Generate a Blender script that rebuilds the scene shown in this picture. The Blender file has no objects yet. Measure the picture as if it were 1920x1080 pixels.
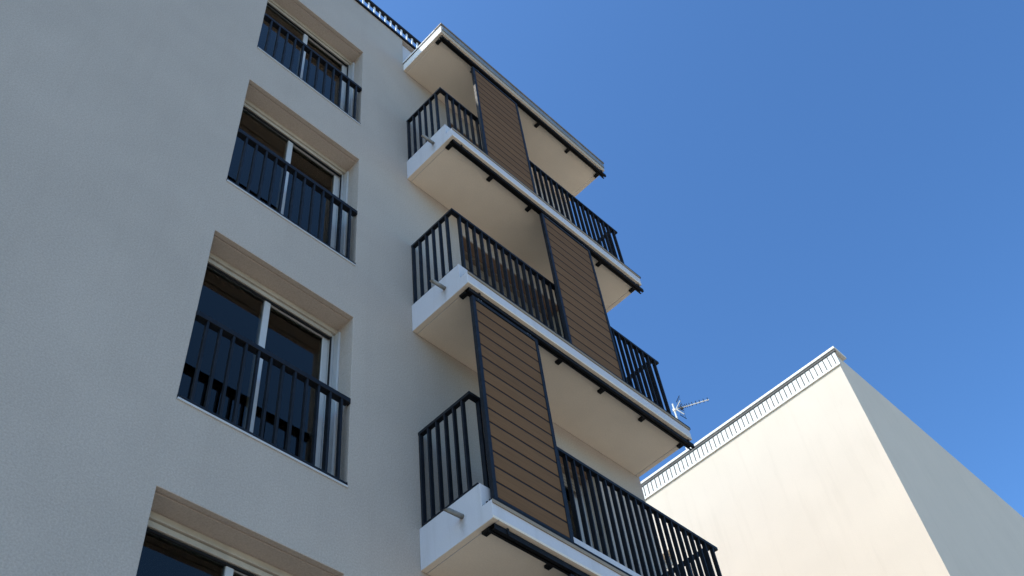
import bpy, bmesh, math, random
from mathutils import Vector, Matrix
random.seed(7)
sc = bpy.context.scene
COL = sc.collection

# ---------------------------------------------------------------- materials
def new_mat(name):
    m = bpy.data.materials.new(name)
    m.use_nodes = True
    nt = m.node_tree
    b = nt.nodes['Principled BSDF']
    return m, nt, b

def obj_coord(nt):
    return nt.nodes.new('ShaderNodeTexCoord').outputs['Object']

def noise(nt, vec, scale, detail=4.0, rough=0.55):
    n = nt.nodes.new('ShaderNodeTexNoise')
    n.inputs['Scale'].default_value = scale
    n.inputs['Detail'].default_value = detail
    n.inputs['Roughness'].default_value = rough
    nt.links.new(vec, n.inputs['Vector'])
    return n.outputs['Fac']

def ramp(nt, fac, stops):
    r = nt.nodes.new('ShaderNodeValToRGB')
    els = r.color_ramp.elements
    while len(els) < len(stops):
        els.new(0.5)
    for e, (p, c) in zip(els, stops):
        e.position = p
        e.color = (*c, 1)
    nt.links.new(fac, r.inputs['Fac'])
    return r.outputs['Color']

def mix(nt, a, b, fac, kind='MULTIPLY'):
    n = nt.nodes.new('ShaderNodeMixRGB')
    n.blend_type = kind
    if isinstance(fac, (int, float)):
        n.inputs['Fac'].default_value = fac
    else:
        nt.links.new(fac, n.inputs['Fac'])
    for k, v in (('Color1', a), ('Color2', b)):
        if isinstance(v, tuple):
            n.inputs[k].default_value = (*v, 1)
        else:
            nt.links.new(v, n.inputs[k])
    return n.outputs['Color']

def bump(nt, b, h, strength, dist):
    n = nt.nodes.new('ShaderNodeBump')
    n.inputs['Strength'].default_value = strength
    n.inputs['Distance'].default_value = dist
    nt.links.new(h, n.inputs['Height'])
    nt.links.new(n.outputs['Normal'], b.inputs['Normal'])

def stretch(nt, vec, s):
    m = nt.nodes.new('ShaderNodeMapping')
    m.inputs['Scale'].default_value = s
    nt.links.new(vec, m.inputs['Vector'])
    return m.outputs['Vector']

def plaster(name, col, mottle=0.10, grain=0.10, bumpiness=0.35, streak=0.0, rough=0.9):
    m, nt, b = new_mat(name)
    v = obj_coord(nt)
    lo = tuple(c * (1 - mottle) for c in col)
    hi = tuple(min(1, c * (1 + mottle * 0.6)) for c in col)
    c = ramp(nt, noise(nt, v, 0.9, 6, 0.6), [(0.3, lo), (0.7, hi)])
    g = ramp(nt, noise(nt, v, 70, 3, 0.7), [(0.3, (1 - grain,) * 3), (0.7, (1,) * 3)])
    c = mix(nt, c, g, 1.0)
    if streak:
        s = ramp(nt, noise(nt, stretch(nt, v, (5, 5, 0.35)), 1.0, 5, 0.65),
                 [(0.52, (1, 1, 1)), (0.75, (1 - streak, 1 - streak * 1.1, 1 - streak * 1.25))])
        c = mix(nt, c, s, 1.0)
    nt.links.new(c, b.inputs['Base Color'])
    b.inputs['Roughness'].default_value = rough
    b.inputs['Specular IOR Level'].default_value = 0.2
    bump(nt, b, noise(nt, v, 110, 5, 0.7), bumpiness, 0.006)
    return m

def metal_paint(name, col, rough=0.42, dust=0.25, spec=0.5):
    m, nt, b = new_mat(name)
    v = obj_coord(nt)
    c = ramp(nt, noise(nt, v, 7, 5, 0.6), [(0.35, tuple(x * (1 - dust) for x in col)), (0.7, tuple(x * (1 + dust) for x in col))])
    nt.links.new(c, b.inputs['Base Color'])
    r = ramp(nt, noise(nt, v, 18, 4), [(0.3, (rough - 0.08,) * 3), (0.7, (rough + 0.12,) * 3)])
    nt.links.new(r, b.inputs['Roughness'])
    b.inputs['Specular IOR Level'].default_value = spec
    return m

M = {}
M['facade'] = plaster('facade_render', (0.500, 0.422, 0.352), 0.07, 0.24, 0.6, 0.035)
M['white'] = plaster('white_masonry_paint', (0.56, 0.535, 0.54), 0.05, 0.06, 0.2, 0.12)
def math_node(nt, op, a, b=None, clamp=False):
    n = nt.nodes.new('ShaderNodeMath')
    n.operation = op
    n.use_clamp = clamp
    for k, vv in ((0, a), (1, b)):
        if vv is None: continue
        if isinstance(vv, (int, float)): n.inputs[k].default_value = vv
        else: nt.links.new(vv, n.inputs[k])
    return n.outputs[0]
nt = M['white'].node_tree
b = nt.nodes['Principled BSDF']
old = b.inputs['Base Color'].links[0].from_socket
oc = obj_coord(nt)
sp = nt.nodes.new('ShaderNodeSeparateXYZ')
nt.links.new(oc, sp.inputs[0])
zz = math_node(nt, 'FLOORED_MODULO', sp.outputs['Z'], 2.8)
jit = math_node(nt, 'MULTIPLY', math_node(nt, 'SUBTRACT', noise(nt, oc, 22, 4), .5), .07)
side = math_node(nt, 'ABSOLUTE', math_node(nt, 'ADD', math_node(nt, 'ADD', sp.outputs['Y'], .483), jit))
ma = math_node(nt, 'SUBTRACT', 1.0, math_node(nt, 'DIVIDE', side, .045), True)
mb = math_node(nt, 'MULTIPLY', math_node(nt, 'LESS_THAN', zz, .20), math_node(nt, 'DIVIDE', zz, .15, True))
mc = math_node(nt, 'LESS_THAN', sp.outputs['X'], .01)
fac = math_node(nt, 'MULTIPLY', math_node(nt, 'MULTIPLY', ma, mb), math_node(nt, 'MULTIPLY', mc, .45))
nt.links.new(mix(nt, old, (.45, .40, .33), fac), b.inputs['Base Color'])
M['soffit'] = plaster('cream_soffit_paint', (0.76, 0.655, 0.525), 0.09, 0.10, 0.3)
M['neighbour'] = plaster('cream_render', (0.70, 0.575, 0.445), 0.03, 0.08, 0.3, 0.05)
M['nosing'] = plaster('beige_stone', (0.30, 0.235, 0.170), 0.15, 0.12, 0.3)
M['bright'] = plaster('bright_white_paint', (0.84, 0.80, 0.75), 0.03, 0.05, 0.2)
M['tan'] = plaster('tan_edge_paint', (0.50, 0.41, 0.31), 0.08, 0.1, 0.2)
M['tile'] = plaster('grey_floor_tile', (0.36, 0.34, 0.31), 0.1, 0.1, 0.2)
M['room'] = plaster('room_paint', (0.45, 0.42, 0.38), 0.1, 0.05, 0.1)
M['lining'] = plaster('brown_lintel_lining', (0.26, 0.172, 0.118), 0.15, 0.1, 0.2)
M['fascia_grey'] = metal_paint('grey_zinc_fascia', (0.19, 0.205, 0.215), 0.55, 0.18, 0.4)
M['coping'] = metal_paint('brown_grey_coping', (0.19, 0.155, 0.12), 0.55, 0.15, 0.4)
M['coping_white'] = metal_paint('pale_coping', (0.66, 0.62, 0.55), 0.5, 0.05, 0.4)
M['dark'] = metal_paint('anthracite_powder_coat', (0.0085, 0.0100, 0.0135), 0.5, 0.3, 0.2)
M['track'] = metal_paint('dark_track', (0.0065, 0.0065, 0.007), 0.55, 0.3, 0.15)
M['rib'] = metal_paint('grey_rib', (0.11, 0.10, 0.09), 0.7, 0.15, 0.3)
M['pvc'] = metal_paint('white_window_profile', (0.47, 0.465, 0.455), 0.4, 0.05, 0.4)
M['seal'] = metal_paint('dark_gasket', (0.008, 0.008, 0.009), 0.8, 0.2, 0.3)
M['steel'] = metal_paint('galvanised_steel', (0.42, 0.40, 0.36), 0.5, 0.25, 0.5)
M['alu'] = metal_paint('bright_aluminium', (0.75, 0.75, 0.74), 0.4, 0.1, 0.5)
M['blind'] = metal_paint('brown_blind', (0.075, 0.055, 0.042), 0.8, 0.2, 0.1)
M['slatbox'] = metal_paint('beige_shutter_slats', (0.42, 0.37, 0.30), 0.6, 0.1, 0.2)
M['doorbox'] = metal_paint('brown_shutter_slats', (0.23, 0.18, 0.135), 0.6, 0.15, 0.2)
M['sheer'] = metal_paint('grey_sheer_cloth', (0.30, 0.31, 0.33), 0.9, 0.1, 0.1)
M['gutter'] = metal_paint('rusty_spout', (0.27, 0.25, 0.22), 0.6, 0.35, 0.3)

m, nt, b = new_mat('brown_composite_board')
v = obj_coord(nt)
c = ramp(nt, noise(nt, stretch(nt, v, (1.2, 8, 30)), 3.0, 6, 0.65),
         [(0.25, (0.136, 0.067, 0.027)), (0.75, (0.196, 0.098, 0.041))])
isl = nt.nodes.new('ShaderNodeNewGeometry').outputs['Random Per Island']
c = mix(nt, c, ramp(nt, isl, [(0.0, (0.90, 0.89, 0.88)), (1.0, (1.05, 1.05, 1.05))]), 1.0)
nt.links.new(c, b.inputs['Base Color'])
b.inputs['Roughness'].default_value = 0.75
b.inputs['Specular IOR Level'].default_value = 0.15
bump(nt, b, noise(nt, stretch(nt, v, (3, 10, 120)), 4.0, 4, 0.6), 0.25, 0.002)
M['board'] = m

m, nt, b = new_mat('window_glass')
out = nt.nodes['Material Output']
nt.nodes.remove(b)
tr = nt.nodes.new('ShaderNodeBsdfTransparent')
tr.inputs['Color'].default_value = (0.62, 0.67, 0.70, 1)
gl = nt.nodes.new('ShaderNodeBsdfGlossy')
gl.inputs['Roughness'].default_value = 0.02
gl.inputs['Color'].default_value = (0.92, 0.84, 0.74, 1)
lw = nt.nodes.new('ShaderNodeFresnel')
lw.inputs['IOR'].default_value = 1.62
mx = nt.nodes.new('ShaderNodeMixShader')
nt.links.new(lw.outputs[0], mx.inputs[0])
nt.links.new(tr.outputs[0], mx.inputs[1])
nt.links.new(gl.outputs[0], mx.inputs[2])
nt.links.new(mx.outputs[0], out.inputs['Surface'])
vv = obj_coord(nt)
bn = nt.nodes.new('ShaderNodeBump')
bn.inputs['Strength'].default_value = 0.04
bn.inputs['Distance'].default_value = 0.02
nt.links.new(noise(nt, vv, 1.5, 2), bn.inputs['Height'])
nt.links.new(bn.outputs['Normal'], gl.inputs['Normal'])
M['glass'] = m

m, nt, b = new_mat('pale_paving')
v = obj_coord(nt)
br = nt.nodes.new('ShaderNodeTexBrick')
br.inputs['Scale'].default_value = 1.6
br.inputs['Color1'].default_value = (0.52, 0.42, 0.31, 1)
br.inputs['Color2'].default_value = (0.46, 0.37, 0.27, 1)
br.inputs['Mortar'].default_value = (0.28, 0.25, 0.21, 1)
nt.links.new(v, br.inputs['Vector'])
c = mix(nt, br.outputs['Color'], ramp(nt, noise(nt, v, 0.6, 6), [(0.3, (0.85,) * 3), (0.7, (1.08,) * 3)]), 1.0)
nt.links.new(c, b.inputs['Base Color'])
b.inputs['Roughness'].default_value = 0.9
M['paving'] = m

# ---------------------------------------------------------------- mesh helpers
def link(name, bm, mats, parent=None, bevel=0.0, loc=None, smooth=False):
    me = bpy.data.meshes.new(name)
    bmesh.ops.recalc_face_normals(bm, faces=bm.faces)
    bm.to_mesh(me)
    bm.free()
    if not isinstance(mats, (list, tuple)):
        mats = [mats]
    for mm in mats:
        me.materials.append(mm)
    o = bpy.data.objects.new(name, me)
    COL.objects.link(o)
    if loc:
        o.location = loc
    if parent is not None:
        o.parent = parent
    if bevel:
        bv = o.modifiers.new('edge', 'BEVEL')
        bv.width = bevel
        bv.segments = 2
        bv.limit_method = 'ANGLE'
        bv.angle_limit = math.radians(40)
    if smooth:
        for p in me.polygons:
            p.use_smooth = True
    return o

def box(bm, x0, x1, y0, y1, z0, z1, mi=0, bev=0.0):
    t = bmesh.new()
    bmesh.ops.create_cube(t, size=1)
    for vx in t.verts:
        vx.co = Vector(((x0 + x1) / 2 + vx.co.x * (x1 - x0), (y0 + y1) / 2 + vx.co.y * (y1 - y0), (z0 + z1) / 2 + vx.co.z * (z1 - z0)))
    if bev:
        bmesh.ops.bevel(t, geom=list(t.edges), offset=bev, segments=1, affect='EDGES')
    for f in t.faces:
        f.material_index = mi
    join(bm, t)

def join(bm, t):
    vm = {}
    for vx in t.verts:
        vm[vx] = bm.verts.new(vx.co)
    for f in t.faces:
        nf = bm.faces.new([vm[q] for q in f.verts])
        nf.material_index = f.material_index
        nf.smooth = f.smooth
    t.free()

def tube(bm, p0, p1, r, seg=10, mi=0, r1=None):
    p0, p1 = Vector(p0), Vector(p1)
    t = bmesh.new()
    L = (p1 - p0).length
    bmesh.ops.create_cone(t, cap_ends=True, segments=seg, radius1=r, radius2=r if r1 is None else r1, depth=L)
    q = (p1 - p0).to_track_quat('Z', 'Y').to_matrix().to_4x4()
    bmesh.ops.transform(t, matrix=Matrix.Translation((p0 + p1) / 2) @ q, verts=t.verts)
    for f in t.faces:
        f.material_index = mi
    join(bm, t)

def solid(xs, ys, zs, filled, mat_of=None):
    """one closed mesh over a grid of cells: only the faces between full and empty cells"""
    bm = bmesh.new()
    vs = {}
    nx, ny, nz = len(xs) - 1, len(ys) - 1, len(zs) - 1
    F = {}
    for i in range(nx):
        for j in range(ny):
            for k in range(nz):
                F[i, j, k] = filled((xs[i] + xs[i + 1]) / 2, (ys[j] + ys[j + 1]) / 2, (zs[k] + zs[k + 1]) / 2)
    def V(i, j, k):
        if (i, j, k) not in vs:
            vs[i, j, k] = bm.verts.new((xs[i], ys[j], zs[k]))
        return vs[i, j, k]
    def q(ids, n):
        f = bm.faces.new([V(*a) for a in ids])
        if mat_of:
            f.material_index = mat_of(n, f.calc_center_median())
    for (i, j, k), on in F.items():
        if not on:
            continue
        g = lambda a, b_, c: F.get((a, b_, c), False)
        if not g(i - 1, j, k): q([(i, j, k), (i, j, k + 1), (i, j + 1, k + 1), (i, j + 1, k)], (-1, 0, 0))
        if not g(i + 1, j, k): q([(i + 1, j, k), (i + 1, j + 1, k), (i + 1, j + 1, k + 1), (i + 1, j, k + 1)], (1, 0, 0))
        if not g(i, j - 1, k): q([(i, j, k), (i + 1, j, k), (i + 1, j, k + 1), (i, j, k + 1)], (0, -1, 0))
        if not g(i, j + 1, k): q([(i, j + 1, k), (i, j + 1, k + 1), (i + 1, j + 1, k + 1), (i + 1, j + 1, k)], (0, 1, 0))
        if not g(i, j, k - 1): q([(i, j, k), (i, j + 1, k), (i + 1, j + 1, k), (i + 1, j, k)], (0, 0, -1))
        if not g(i, j, k + 1): q([(i, j, k + 1), (i + 1, j, k + 1), (i + 1, j + 1, k + 1), (i, j + 1, k + 1)], (0, 0, 1))
    return bm

def empty(name, loc, label=None, cat=None, group=None):
    o = bpy.data.objects.new(name, None)
    COL.objects.link(o)
    o.location = loc
    if label: o['label'] = label
    if cat: o['category'] = cat
    if group: o['group'] = group
    return o

# ---------------------------------------------------------------- dimensions (metres, facade plane y = 0)
H = 2.8
GROUND = -6.35
D = 0.794            # balcony depth
XR = 3.41            # balcony / building right end
ROOF = 9.57
WX0, WX1, WB, WT = -2.20, -0.72, 0.431, 2.455
DX0, DX1, DB, DT = 0.87, 2.62, 0.24, 2.45
REV = 0.25

# ground --------------------------------------------------------------
bm = bmesh.new()
bmesh.ops.create_grid(bm, x_segments=8, y_segments=8, size=600)
g = link('ground', bm, M['paving'], loc=(0, 0, GROUND))
g['kind'] = 'structure'

# ---------------------------------------------------------------- apartment building
B = empty('apartment_building', (0, 0, GROUND),
          'pale rendered apartment block with stacked balconies and dark metal railings', 'building')
BZ = -GROUND  # children are placed in world heights through this offset

def part(name, bm, mats, parent=B, bevel=0.0, loc=(0, 0, 0), smooth=False):
    if parent is B:
        loc = (loc[0], loc[1], loc[2] + BZ)
    return link(name, bm, mats, parent, bevel, loc, smooth)

wfl = [-1, 0, 1, 2]
dfl = [-1, 0, 1, 2]
def facade_fill(x, y, z):
    if y < REV + 0.08:
        for k in wfl:
            if WX0 < x < WX1 and k * H + WB < z < k * H + WT: return False
            if WX0 < x < WX1 and 0.048 < y < 0.058 and k * H + WT < z < k * H + WT + 0.012: return False
        for k in dfl:
            if DX0 < x < DX1 and k * H + DB < z < k * H + DT: return False
        if x > 0 and y < 0.07 and 8.70 < z < 9.50: return False
    elif y < 3.2:      # rooms behind the openings
        for k in range(-1, 3):
            if -2.9 < x < -0.1 and k * H + 0.30 < z < k * H + 2.62: return False
            if 0.1 < x < 3.2 and k * H + DB < z < k * H + 2.62: return False
    return True
xs = sorted({-9.0, -2.9, WX0, WX1, -0.1, 0.0, 0.1, DX0, DX1, 3.2, 3.425})
ys = [0, 0.048, 0.058, 0.07, REV + 0.08, 3.2, 9.0]
zs = {GROUND, 8.70, 9.50, 9.54}
for k in range(-1, 3):
    zs |= {k * H + WB, k * H + WT, k * H + WT + 0.012, k * H + DB, k * H + DT, k * H + 0.30, k * H + 2.62}
zs = sorted(zs)
part('wall', solid(xs, ys, zs, facade_fill, lambda n, c: 1 if c.y > REV + 0.085 and c.y < 3.3 and -2.95 < c.x < 3.25 and c.z < 8.5 and not (n[0] and abs(c.x - 3.425) < .01) else 0),
     [M['facade'], M['room']], bevel=0.007)
bm = bmesh.new(); box(bm, 0.004, 3.42, 0.055, 0.069, 8.79, 9.49)
part('attic_panel', bm, M['white'])
# roof edge
bm = bmesh.new()
box(bm, -9.02, 3.45, -0.028, 0.36, 9.541, 9.570, bev=0.004)
box(bm, -9.02, 3.45, -0.028, -0.020, 9.515, 9.541)
part('roof_edge', bm, M['dark'])
bm = bmesh.new(); box(bm, -9.0, 3.42, 0.36, 9.0, 9.542, 9.552)
part('roof', bm, M['tile'])

# --- windows ---------------------------------------------------------
def window(k, drop, sheer=False):
    z0, z1 = k * H + WB, k * H + WT
    y = REV
    x0, x1 = WX0 + .002, WX1 - .002
    bm = bmesh.new()
    # outer frame, shutter guides, shutter box
    box(bm, x0, x0 + .055, y, y + .07, z0 + .02, z1, bev=.004)
    box(bm, x1 - .055, x1, y, y + .07, z0 + .02, z1, bev=.004)
    box(bm, x0 + .055, x1 - .055, y, y + .07, z1 - .05, z1, bev=.004)
    box(bm, x0 + .055, x1 - .055, y, y + .07, z0 + .02, z0 + .07, bev=.004)
    w = part('window', bm, M['pvc'])
    bm = bmesh.new()
    box(bm, x0 + .004, x1 - .004, y - .035, y - .001, z1 - .055, z1 - .002, bev=.003)
    box(bm, x0 + .05, x1 - .05, y - .018, y - .002, z1 - .105, z1 - .06, bev=.003)
    part('shutter_box', bm, M['slatbox'], w)
    bm = bmesh.new()
    box(bm, x0 + .056, x1 - .056, y - .010, y + .004, z1 - .062, z1 - .054)
    box(bm, x0 + .060, x1 - .060, y + .002, y + .018, z1 - .122, z1 - .106)
    box(bm, x1 - .062, x1 - .054, y - .016, y + .004, z0 + .02, z1 - .054)
    box(bm, x0 + .054, x0 + .062, y - .016, y + .004, z0 + .02, z1 - .054)
    part('gasket', bm, M['seal'], w)
    for sx in (0, 1):
        bm = bmesh.new()
        box(bm, x0 - .002 if sx == 0 else x1 - .020, x0 + .020 if sx == 0 else x1 + .002, y - .075, y - .002, z0 + .02, z1 - .056, bev=.003)
        part('shutter_guide', bm, M['pvc'], w)
    xm = -1.46
    for (a, c_, dy) in ((x0 + .056, xm + .035, .012), (xm - .03, x1 - .056, .030)):
        bm = bmesh.new()
        s = .062
        ya, yb = y + dy, y + dy + .035
        za, zb = z0 + .071, z1 - .051
        box(bm, a, a + s, ya, yb, za, zb, bev=.004)
        box(bm, c_ - s, c_, ya, yb, za, zb, bev=.004)
        box(bm, a + s, c_ - s, ya, yb, zb - s, zb, bev=.004)
        box(bm, a + s, c_ - s, ya, yb, za, za + s, bev=.004)
        part('sash', bm, M['pvc'], w)
        bm = bmesh.new(); box(bm, a + s, c_ - s, ya + .014, ya + .022, za + s, zb - s)
        part('pane', bm, M['glass'], w)
    bm = bmesh.new()
    zb = z1 - drop
    n = max(3, int((z1 - .05 - zb) / .05))
    for i in range(n):
        za = z1 - .05 - (i + 1) * .05
        box(bm, x0 + .09, x1 - .09, y + .085, y + .097, za + .003, za + .05, bev=.003)
    part('blind', bm, M['blind'], w)
    bm = bmesh.new()
    n = 120      # a heavy curtain hanging inside, in folds
    pts = [(x0 + .08 + i * (x1 - x0 - .16) / n, y + .21 + .020 * math.sin(i * .83 + k) + .010 * math.sin(i * 2.1)) for i in range(n + 1)]
    rows = [[bm.verts.new((px, py, zz)) for px, py in pts] for zz in (z0 + .03, z0 + .80 + .12 * math.sin(k * 1.9))]
    for i in range(n):
        f = bm.faces.new((rows[0][i], rows[0][i + 1], rows[1][i + 1], rows[1][i]))
        f.smooth = True
    part('curtain', bm, M['blind'], w)
    if sheer:
        bm = bmesh.new()
        n = 90
        pts = []
        for i in range(n + 1):
            x = x0 + .10 + i * (x1 - x0 - .20) / n
            pts.append((x, y + .135 + .014 * math.sin(i * 1.13) + .007 * math.sin(i * .41)))
        rows = [[bm.verts.new((px, py, zz)) for px, py in pts] for zz in (z0 + .04, z1 - .08)]
        for i in range(n):
            f = bm.faces.new((rows[0][i], rows[0][i + 1], rows[1][i + 1], rows[1][i]))
            f.smooth = True
        part('sheer_curtain', bm, M['sheer'], w)
    bm = bmesh.new()
    box(bm, x0 - .001, x1 + .001, -.012, y + .01, z0 - .004, z0 + .016, bev=.003)
    part('sill', bm, M['pvc'], w)
    return w
for k, d_, sh in ((-1, .5, False), (0, .22, False), (1, .50, True), (2, .42, True)):
    window(k, d_, sh)

# --- railing bars shared by every railing -----------------------------
def bar(parent, name, x, y, z0, z1, wx, wy, mat='dark'):
    bm = bmesh.new()
    box(bm, x - wx / 2, x + wx / 2, y - wy / 2, y + wy / 2, z0, z1, bev=.0015)
    return link(name, bm, M[mat], parent)

def window_guard(k):
    z = k * H
    bm = bmesh.new()
    x0, x1 = WX0 + .012, WX1 - .012
    box(bm, x0, x1, -.010, .054, z + 1.336, z + 1.388, bev=.003)
    gd = part('window_guard', bm, M['dark'])
    bm = bmesh.new()
    box(bm, x0 + .01, x1 - .01, -.008, .036, z + .452, z + .475, bev=.002)
    part('bottom_rail', bm, M['dark'], gd)
    for xe in (x0, x1):      # wall plates
        s = -1 if xe == x0 else 1
        for za, zb in ((1.33, 1.392), (.44, .482)):
            bm = bmesh.new()
            box(bm, min(xe, xe + s * .011), max(xe, xe + s * .011), -.006, .036, z + za, z + zb, bev=.002)
            part('wall_plate', bm, M['dark'], gd)
    n = 12
    for i in range(n):
        bar(gd, 'guard_bar', -.808 - i * .1165, .012, z + .475, z + 1.336, .020, .036)
for k in (0, 1, 2):
    window_guard(k)

# --- balcony doors ------------------------------------------------------
def balcony_door(k, blind_drop):
    z0, z1 = k * H + DB, k * H + DT
    y = REV
    x0, x1 = DX0 + .002, DX1 - .002
    bm = bmesh.new()
    box(bm, x0, x0 + .06, y, y + .07, z0, z1, bev=.004)
    box(bm, x1 - .06, x1, y, y + .07, z0, z1, bev=.004)
    box(bm, x0 + .06, x1 - .06, y, y + .07, z1 - .06, z1, bev=.004)
    d = part('balcony_door', bm, M['pvc'])
    bm = bmesh.new()
    box(bm, x0 + .004, x1 - .004, .012, .150, z1 - .012, z1 + .002)
    part('lintel_lining', bm, M['lining'], d)
    bm = bmesh.new()
    box(bm, x0 + .004, x1 - .004, .160, y - .002, z1 - .03, z1 + .001, bev=.003)
    for i in range(4):
        box(bm, x0 + .06, x1 - .06, y - .03, y - .016, z1 - .035 - (i + 1) * .045, z1 - .035 - i * .045 - .006, bev=.002)
    part('shutter_box', bm, M['doorbox'], d)
    xm = (x0 + x1) / 2
    for (a, c_, dy) in ((x0 + .061, xm + .035, .012), (xm - .03, x1 - .061, .030)):
        bm = bmesh.new()
        s = .07
        ya, yb = y + dy, y + dy + .035
        za, zb = z0 + .02, z1 - .061
        box(bm, a, a + s, ya, yb, za, zb, bev=.004)
        box(bm, c_ - s, c_, ya, yb, za, zb, bev=.004)
        box(bm, a + s, c_ - s, ya, yb, zb - s, zb, bev=.004)
        box(bm, a + s, c_ - s, ya, yb, za, za + s, bev=.004)
        part('sash', bm, M['pvc'], d)
        bm = bmesh.new(); box(bm, a + s, c_ - s, ya + .014, ya + .022, za + s, zb - s)
        part('pane', bm, M['glass'], d)
    bm = bmesh.new()
    n = int(blind_drop / .05)
    for i in range(n):
        za = z1 - .06 - (i + 1) * .05
        box(bm, x0 + .09, x1 - .09, y + .085, y + .097, za + .003, za + .05, bev=.003)
    part('blind', bm, M['blind'], d)
for k, d_ in ((0, .35), (1, 1.0), (2, .5)):
    balcony_door(k, d_)

# --- balconies ------------------------------------------------------------
def slab_mats(n, c):
    if n[2] < 0: return 1
    if n[1] < 0 and c.y < -.78:
        q = c.z % H
        if q < .022 or c.z > CZ: return 1
    if n[2] > 0: return 2
    return 0

CZ = 8.485        # underside of the roof canopy
UPY = -.693      # front face of the upstand
def balcony(k):
    z = k * H
    zl, zu, zf = .168, .395, .22
    def fill(x, y, zz):
        zz -= z
        if zz < .008:
            if .055 < x < .063 or XR - .063 < x < XR - .055: return False
        if zz < zf: return True if zz < zl or y > UPY else False
        if y < UPY: return False
        return x < .13 or x > XR - .13 or y < -.56
    xs = [0, .055, .063, .13, XR - .13, XR - .063, XR - .055, XR]
    ys = [-D, UPY, -.56, -.001]
    zs = [z, z + .008, z + .022, z + zl, z + zf, z + zu]
    bm = solid(xs, ys, zs, fill, slab_mats)
    b_ = part('balcony', bm, [M['white'], M['soffit'], M['tile']], bevel=.005)
    bm = bmesh.new()
    box(bm, .003, XR + .002, -D - .010, -D - .0005, z + .136, z + zl + .004, bev=.002)
    part('ledge_trim', bm, M['nosing'], b_)
    tracks(z, b_, True)
    for s, L in ((-1, .165), (1, .10)):
        spout(b_, z + .205, s, L)
    return b_

def tracks(z, b_, bottom, top=True):
    if top:
        bm = bmesh.new()      # top track: an open box rail hung under the soffit
        x0, x1 = .035, XR + .055
        box(bm, x0, x1, -.766, -.762, z - .066, z - .016)
        box(bm, x0, x1, -.708, -.704, z - .066, z - .016)
        box(bm, x0, x1, -.762, -.708, z - .020, z - .016)
        box(bm, x0, x1, -.762, -.738, z - .066, z - .062)
        box(bm, x0, x1, -.724, -.708, z - .066, z - .062)
        part('top_track', bm, M['track'], b_)
        for x in (.072, .735, 1.395, 2.040, 2.700, 3.362):
            bm = bmesh.new()
            box(bm, x - .026, x + .026, -.7035, -.618, z - .026, z + .003, bev=.003)
            tube(bm, (x, -.640, z - .0255), (x, -.640, z - .033), .008, 6)
            part('track_bracket', bm, M['track'], b_)
            if x < .1 or x > 3.3:
                bm = bmesh.new()
                xx = x + .10 if x < .1 else x
                box(bm, xx - .012, xx + .012, -.774, -.7665, z - .060, z - .004, bev=.002)
                part('track_stop', bm, M['track'], b_)
    if bottom:
        bm = bmesh.new()
        x0, x1 = .020, XR + .030
        zb = z + .1685
        box(bm, x0, x1, -D - .006, -.700, zb + .0035, zb + .0085)
        for yy in (-D + .002, -.758, -.725):
            box(bm, x0, x1, yy - .006, yy + .006, zb + .0085, zb + .034)
        part('bottom_track', bm, M['track'], b_)

def spout(b_, z, s, L):
    """a hollow metal drain pipe whose open end is cut on the slant"""
    bm = bmesh.new()
    n, r, t = 14, .021, .003
    yc = -.483 if s < 0 else -.565
    xw = -.0005 if s < 0 else XR + .0005
    rings = []
    for (rad, end) in ((r, 0), (r, 1), (r - t, 1), (r - t, 0)):
        ring = []
        for i in range(n):
            a = 2 * math.pi * i / n
            dz, dy = rad * math.sin(a), rad * math.cos(a)
            L_ = L * (1.0 - .18 * (dz / r)) if end else 0
            ring.append(bm.verts.new((xw + s * L_, yc + dy, z + dz - (.012 if end else 0))))
        rings.append(ring)
    for a, c_ in ((0, 1), (1, 2), (2, 3), (3, 0)):
        for i in range(n):
            f = bm.faces.new((rings[a][i], rings[a][(i + 1) % n], rings[c_][(i + 1) % n], rings[c_][i]))
            f.smooth = True
    part('drain_spout', bm, M['gutter'], b_)

for k in (-1, 0, 1, 2):
    balcony(k)

# --- roof canopy over the top balcony ----------------------------------------
def canopy_fill(x, y, zz):
    if zz < CZ + .008 and (.055 < x < .063 or XR - .063 < x < XR - .055): return False
    return True
bm = solid([0, .055, .063, XR - .063, XR - .055, XR], [-D, -.001], [CZ, CZ + .008, CZ + .205], canopy_fill, slab_mats)
for f in bm.faces:       # tan front edge below the zinc sheet
    if f.normal.y < -.5 or f.calc_center_median().y < -D + .001:
        f.material_index = 3
cn = part('roof_canopy', bm, [M['bright'], M['soffit'], M['tile'], M['tan']], bevel=.005)
bm = bmesh.new()
box(bm, .012, XR + .004, -D - .012, -D - .0006, CZ + .075, CZ + .205, bev=.002)
part('fascia_sheet', bm, M['fascia_grey'], cn)
bm = bmesh.new()
box(bm, -.012, XR + .020, -D - .024, -.68, CZ + .2085, CZ + .245, bev=.003)
part('front_coping', bm, M['coping'], cn)
bm = bmesh.new()
box(bm, -.012, .11, -.679, -.002, CZ + .2085, CZ + .245, bev=.003)
part('side_coping', bm, M['bright'], cn)
bm = bmesh.new()
box(bm, -.006, -.0006, -D + .01, -.002, CZ + .188, CZ + .2084)
part('flashing', bm, M['dark'], cn)
tracks(CZ, cn, False)

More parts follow.
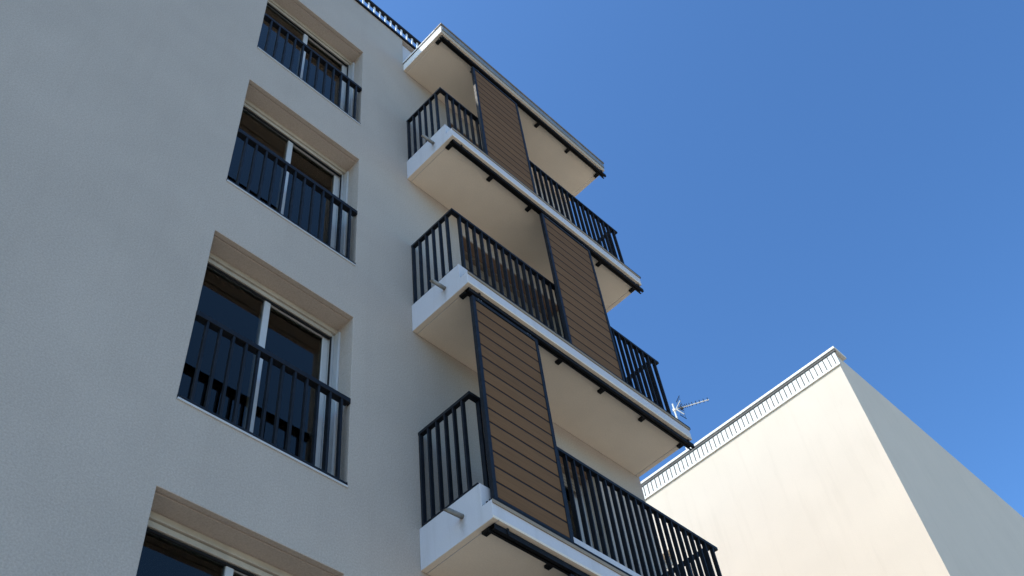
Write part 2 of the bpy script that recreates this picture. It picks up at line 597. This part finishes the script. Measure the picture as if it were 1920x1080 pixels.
# --- balcony railings -----------------------------------------------------------
def railing(k):
    z = k * H
    x0, x1, tip = .022, XR - .005, XR + .065
    yf, yb = -.652, -.600
    zt, zh = z + 1.454, .034
    def U(x, y, zz):
        if y < yb: return True
        return x < x0 + .046 or (x1 - .046 < x < x1)
    bm = solid([x0, x0 + .046, x1 - .046, x1, tip], [yf, yb, -.001], [zt - zh, zt], U)
    t = solid([x0 + .004, x0 + .040, x1 - .040, x1 - .004], [yf + .006, yb - .004, -.001], [z + .425, z + .447],
              lambda x, y, zz: y < yb - .004 or x < x0 + .040 or x > x1 - .040)
    r = part('balcony_railing', bm, M['dark'], bevel=.002)
    part('bottom_rail', t, M['dark'], r, bevel=.002)
    zb0, zb1 = z + .447, zt - zh
    yc = (yf + yb) / 2
    xc = x0 + .023
    bar(r, 'post', .147, yc, z + .396, zb1, .020, .042)
    bar(r, 'post', xc, -.545, z + .396, zb1, .042, .020)
    bar(r, 'post', xc, -.014, zb0, zb1, .042, .020)
    bar(r, 'post', x1 - .023, -.014, zb0, zb1, .042, .020)
    bar(r, 'post', x1 - .012, yc, z + .396, zb1, .020, .042)
    bar(r, 'post', x1 - .023, -.545, z + .396, zb1, .042, .020)
    x = .147 + .1075
    while x < x1 - .075:
        bar(r, 'baluster', x, yc, zb0, zb1, .015, .043)
        x += .1075
    for i in range(4):
        bar(r, 'baluster', xc, -.120 - i * .106, zb0, zb1, .043, .015)
        bar(r, 'baluster', x1 - .023, -.120 - i * .106, zb0, zb1, .043, .015)
    return r
for k in (0, 1, 2):
    railing(k)

# --- roof railing ------------------------------------------------------------------
bm = bmesh.new()
box(bm, -9.0, 3.40, .228, .290, 10.662, 10.722, bev=.003)
box(bm, -9.0, 3.40, .244, .276, 9.640, 9.660, bev=.002)
rr = part('roof_railing', bm, M['dark'])
for i in range(62):
    x = 3.35 - i * .1115
    if x < -3.6: break
    bar(rr, 'railing_bar', x, .260, 9.660 if i % 12 else 9.571, 10.662, .030, .014, 'alu')

# ---------------------------------------------------------------- sliding shutters
def make_shutter():
    root = empty('sliding_shutter', (0, 0, 0), group='brown sliding shutters on the balconies')
    w, h = .885, 2.485
    st, tp, bt = .040, .042, .050
    bm = bmesh.new()
    box(bm, 0, st, -.022, .022, 0, h, bev=.003)
    box(bm, w - st, w, -.022, .022, 0, h, bev=.003)
    box(bm, st, w - st, -.022, .022, h - tp, h, bev=.003)
    box(bm, st, w - st, -.022, .022, 0, bt, bev=.003)
    link('frame', bm, M['dark'], root)
    bm = bmesh.new()
    z, top = bt, h - tp
    joints = [2.303 - .1608 * i for i in range(16)]
    edges = [top] + [j for j in joints if bt + .03 < j < top - .03] + [bt]
    for a, c_ in zip(edges[:-1], edges[1:]):
        box(bm, st - .001, w - st + .001, -.0145, .010, c_ + .0100, a - .0100, bev=.0012)
    link('boards', bm, M['board'], root)
    bm = bmesh.new()
    box(bm, st - .002, w - st + .002, -.0118, .0150, bt - .002, top + .002)
    link('backing', bm, M['track'], root)
    for x in (.10, w - .12):
        bm = bmesh.new()
        box(bm, x - .030, x + .030, -.014, .014, h + .0005, h + .006, bev=.001)
        tube(bm, (x, 0, h + .006), (x, 0, h + .026), .007, 10)
        tube(bm, (x, 0, h + .006), (x, 0, h + .014), .013, 6)
        for sx in (-.018, .018):
            tube(bm, (x + sx, -.017, h - .004), (x + sx, -.0215, h - .004), .006, 8)
        link('hanger', bm, M['alu'], root)
    for x in (.03, w - .03):
        bm = bmesh.new()
        tube(bm, (x, 0, -.022), (x, 0, .0), .006, 8)
        link('guide_pin', bm, M['track'], root)
    return root

def copy_thing(r):
    n = r.copy(); COL.objects.link(n)
    for ch in r.children:
        c_ = ch.copy(); COL.objects.link(c_); c_.parent = n
    return n

proto = make_shutter()
SH = [((.078, -.738, .222), 'lowest full brown slatted sliding shutter, covering the left end of its balcony'),
      ((1.510, -.738, H + .222), 'brown slatted sliding shutter standing mid-balcony between two stretches of railing, second storey of three'),
      ((.612, -.738, 2 * H + .222), 'topmost brown slatted sliding shutter, directly under the grey-edged roof canopy'),
      ((.845, -.738, -H + .222), 'brown sliding shutter hanging below the lowest balcony, only its dark top edge showing')]
for i, (loc, lab) in enumerate(SH):
    o = proto if i == 0 else copy_thing(proto)
    o.location = loc
    o['label'] = lab
    o['category'] = 'shutter'
    o['group'] = 'brown sliding shutters on the balconies'

# ---------------------------------------------------------------- neighbouring building
NX, NY0, NY1, NT = 11.0, -.6, 16.0, 9.98
N = empty('neighbouring_building', (NX, 4, GROUND), 'sunlit cream building at right with a ribbed white roof edge', 'building')
def npart(name, bm, mats, parent=N, bevel=0.0):
    if parent is N:
        return link(name, bm, mats, parent, bevel, (-NX, -4, BZ))
    return link(name, bm, mats, parent, bevel)
NW0, NW1, NWB, NWT = 4.233, 5.4, 6.85, 8.03
def nfill(x, y, z):
    return not (x < NX + .3 and NW0 < y < NW1 and NWB < z < NWT)
npart('wall', solid([NX, NX + .3, NX + 10], [NY0, NW0, NW1, NY1], [GROUND, NWB, NWT, 9.88], nfill), M['neighbour'], bevel=.006)
bm = bmesh.new()
box(bm, NX - .035, NX - .001, NY0 - .03, NY1, 9.515, 9.86, bev=.003)
cl = npart('roof_cladding', bm, M['coping_white'])
bm = bmesh.new()
y = 4.53 + .1105 * 10
while y > NY0:
    box(bm, NX - .047, NX - .0355, y - .0075, y + .0075, 9.572, 9.858)
    y -= .1105
npart('ribs', bm, M['rib'], cl)
bm = bmesh.new()
box(bm, NX - .075, NX + .40, NY0 - .08, NY1, 9.915, 9.980, bev=.006)
co = npart('roof_coping', bm, M['coping_white'])
bm = bmesh.new()
box(bm, NX - .055, NX - .002, NY0 - .06, NY1, 9.8605, 9.908, bev=.004)
npart('gutter_strip', bm, M['rib'], co)
bm = bmesh.new()
box(bm, NX + .18, NX + .22, NW0 + .001, NW0 + .06, NWB, NWT)
box(bm, NX + .18, NX + .22, NW1 - .06, NW1 - .001, NWB, NWT)
box(bm, NX + .18, NX + .22, NW0 + .06, NW1 - .06, NWT - .05, NWT - .001)
nw = npart('window', bm, M['pvc'])
bm = bmesh.new()
z = NWT - .05
while z > NWB + .05:
    box(bm, NX + .192, NX + .205, NW0 + .06, NW1 - .06, z - .16, z - .012, bev=.003)
    z -= .16
npart('roller_shutter', bm, M['slatbox'], nw)

# ---------------------------------------------------------------- television antenna
AX, AY, AZ = 12.0, 3.757, 12.298
A = empty('tv_antenna', (AX, AY, 9.9), 'white television antenna on a thin mast above the neighbouring roof', 'antenna')
def apart(name, bm, mat, parent=A):
    return link(name, bm, mat, parent, 0, (-AX, -AY, -9.9) if parent is A else None)
bm = bmesh.new(); tube(bm, (AX, AY, 9.86), (AX, AY, 12.50), .021, 12)
box(bm, AX - .07, AX + .07, AY - .07, AY + .07, 9.86, 9.872)
apart('mast', bm, M['coping_white'])
bd = Vector((.465, -.885, 0)).normalized()
pd = Vector((bd.y * -1, bd.x, 0)).normalized()
p0 = Vector((AX - .03, AY + .03, AZ)); 
bm = bmesh.new(); tube(bm, p0, p0 + bd * .91, .013, 8)
bo = apart('boom', bm, M['coping_white'])
bm = bmesh.new(); box(bm, AX - .03, AX + .03, AY - .035, AY + .035, AZ - .04, AZ + .04, bev=.004)
apart('clamp', bm, M['coping_white'])
for t_ in (.27, .315, .36, .42, .49, .585, .675, .775, .875):
    c0 = p0 + bd * t_ + Vector((0, 0, .012))
    bm = bmesh.new()
    tube(bm, c0 - pd * .068, c0 + pd * .068, .0095, 6)
    apart('director', bm, M['dark'], None if False else A)
c0 = p0 + bd * .215
bm = bmesh.new()
box(bm, c0.x - .032, c0.x + .032, c0.y - .032, c0.y + .032, AZ - .05, AZ + .012, bev=.004)
tube(bm, c0 - pd * .12, c0 + pd * .12, .006, 6)
apart('dipole', bm, M['dark'])
ap = p0 + bd * .085
for s in (1, -1):
    dirv = (bd * .55 + Vector((0, 0, s * .83))).normalized()
    bm = bmesh.new(); tube(bm, ap, ap + dirv * .27, .013, 8)
    rf = apart('reflector', bm, M['coping_white'])
    bm = bmesh.new()
    for q in (-1, 1):
        tube(bm, ap + dirv * .10 + pd * .15 * q, ap + dirv * .31 + pd * .15 * q, .009, 6)
    for j in range(4):
        a = ap + dirv * (.12 + .057 * j)
        tube(bm, a - pd * .15, a + pd * .15, .0035, 5)
    link('reflector_grid', bm, M['dark'], rf)

# ---------------------------------------------------------------- light, sky, camera
SUN = Vector((-.63, .208, .749)).normalized()
el = math.asin(SUN.z)
w = bpy.data.worlds.new('World'); sc.world = w; w.use_nodes = True
nt = w.node_tree
bg = nt.nodes['Background']
sk = nt.nodes.new('ShaderNodeTexSky')
sk.sky_type = 'NISHITA'
sk.sun_disc = False
sk.sun_elevation = el
sk.sun_rotation = math.atan2(SUN.x, SUN.y)
sk.air_density = 1.0
sk.dust_density = 1.1
sk.ozone_density = 4.0
gm = nt.nodes.new('ShaderNodeGamma')        # a clear, deep blue sky
gm.inputs['Gamma'].default_value = 1.4
nt.links.new(sk.outputs['Color'], gm.inputs['Color'])
nt.links.new(mix(nt, gm.outputs['Color'], (1.28, 1.58, 1.55), 1.0), bg.inputs['Color'])
bg.inputs['Strength'].default_value = 0.125
sl = bpy.data.lights.new('sun', 'SUN')
sl.energy = 4.0
sl.angle = math.radians(.53)
sl.color = (1.0, .93, .82)
so = bpy.data.objects.new('sun', sl); COL.objects.link(so)
so.rotation_euler = SUN.to_track_quat('Z', 'Y').to_euler()
so.location = SUN * 60

cam = bpy.data.cameras.new('camera')
co_ = bpy.data.objects.new('camera', cam); COL.objects.link(co_)
co_.location = (-4.3497, -4.7134, -4.7454)
co_.rotation_mode = 'XYZ'
co_.rotation_euler = (2.4763, .0995, -.7798)
cam.sensor_width = 36
cam.lens = 1897.17 / 1920 * 36
cam.clip_start = .05
cam.clip_end = 3000
sc.camera = co_

sc.view_settings.view_transform = 'Standard'
sc.view_settings.look = 'None'
sc.view_settings.exposure = -0.11
sc.view_settings.gamma = 1.0
sc.cycles.max_bounces = 10
sc.cycles.diffuse_bounces = 6
sc.cycles.transparent_max_bounces = 12
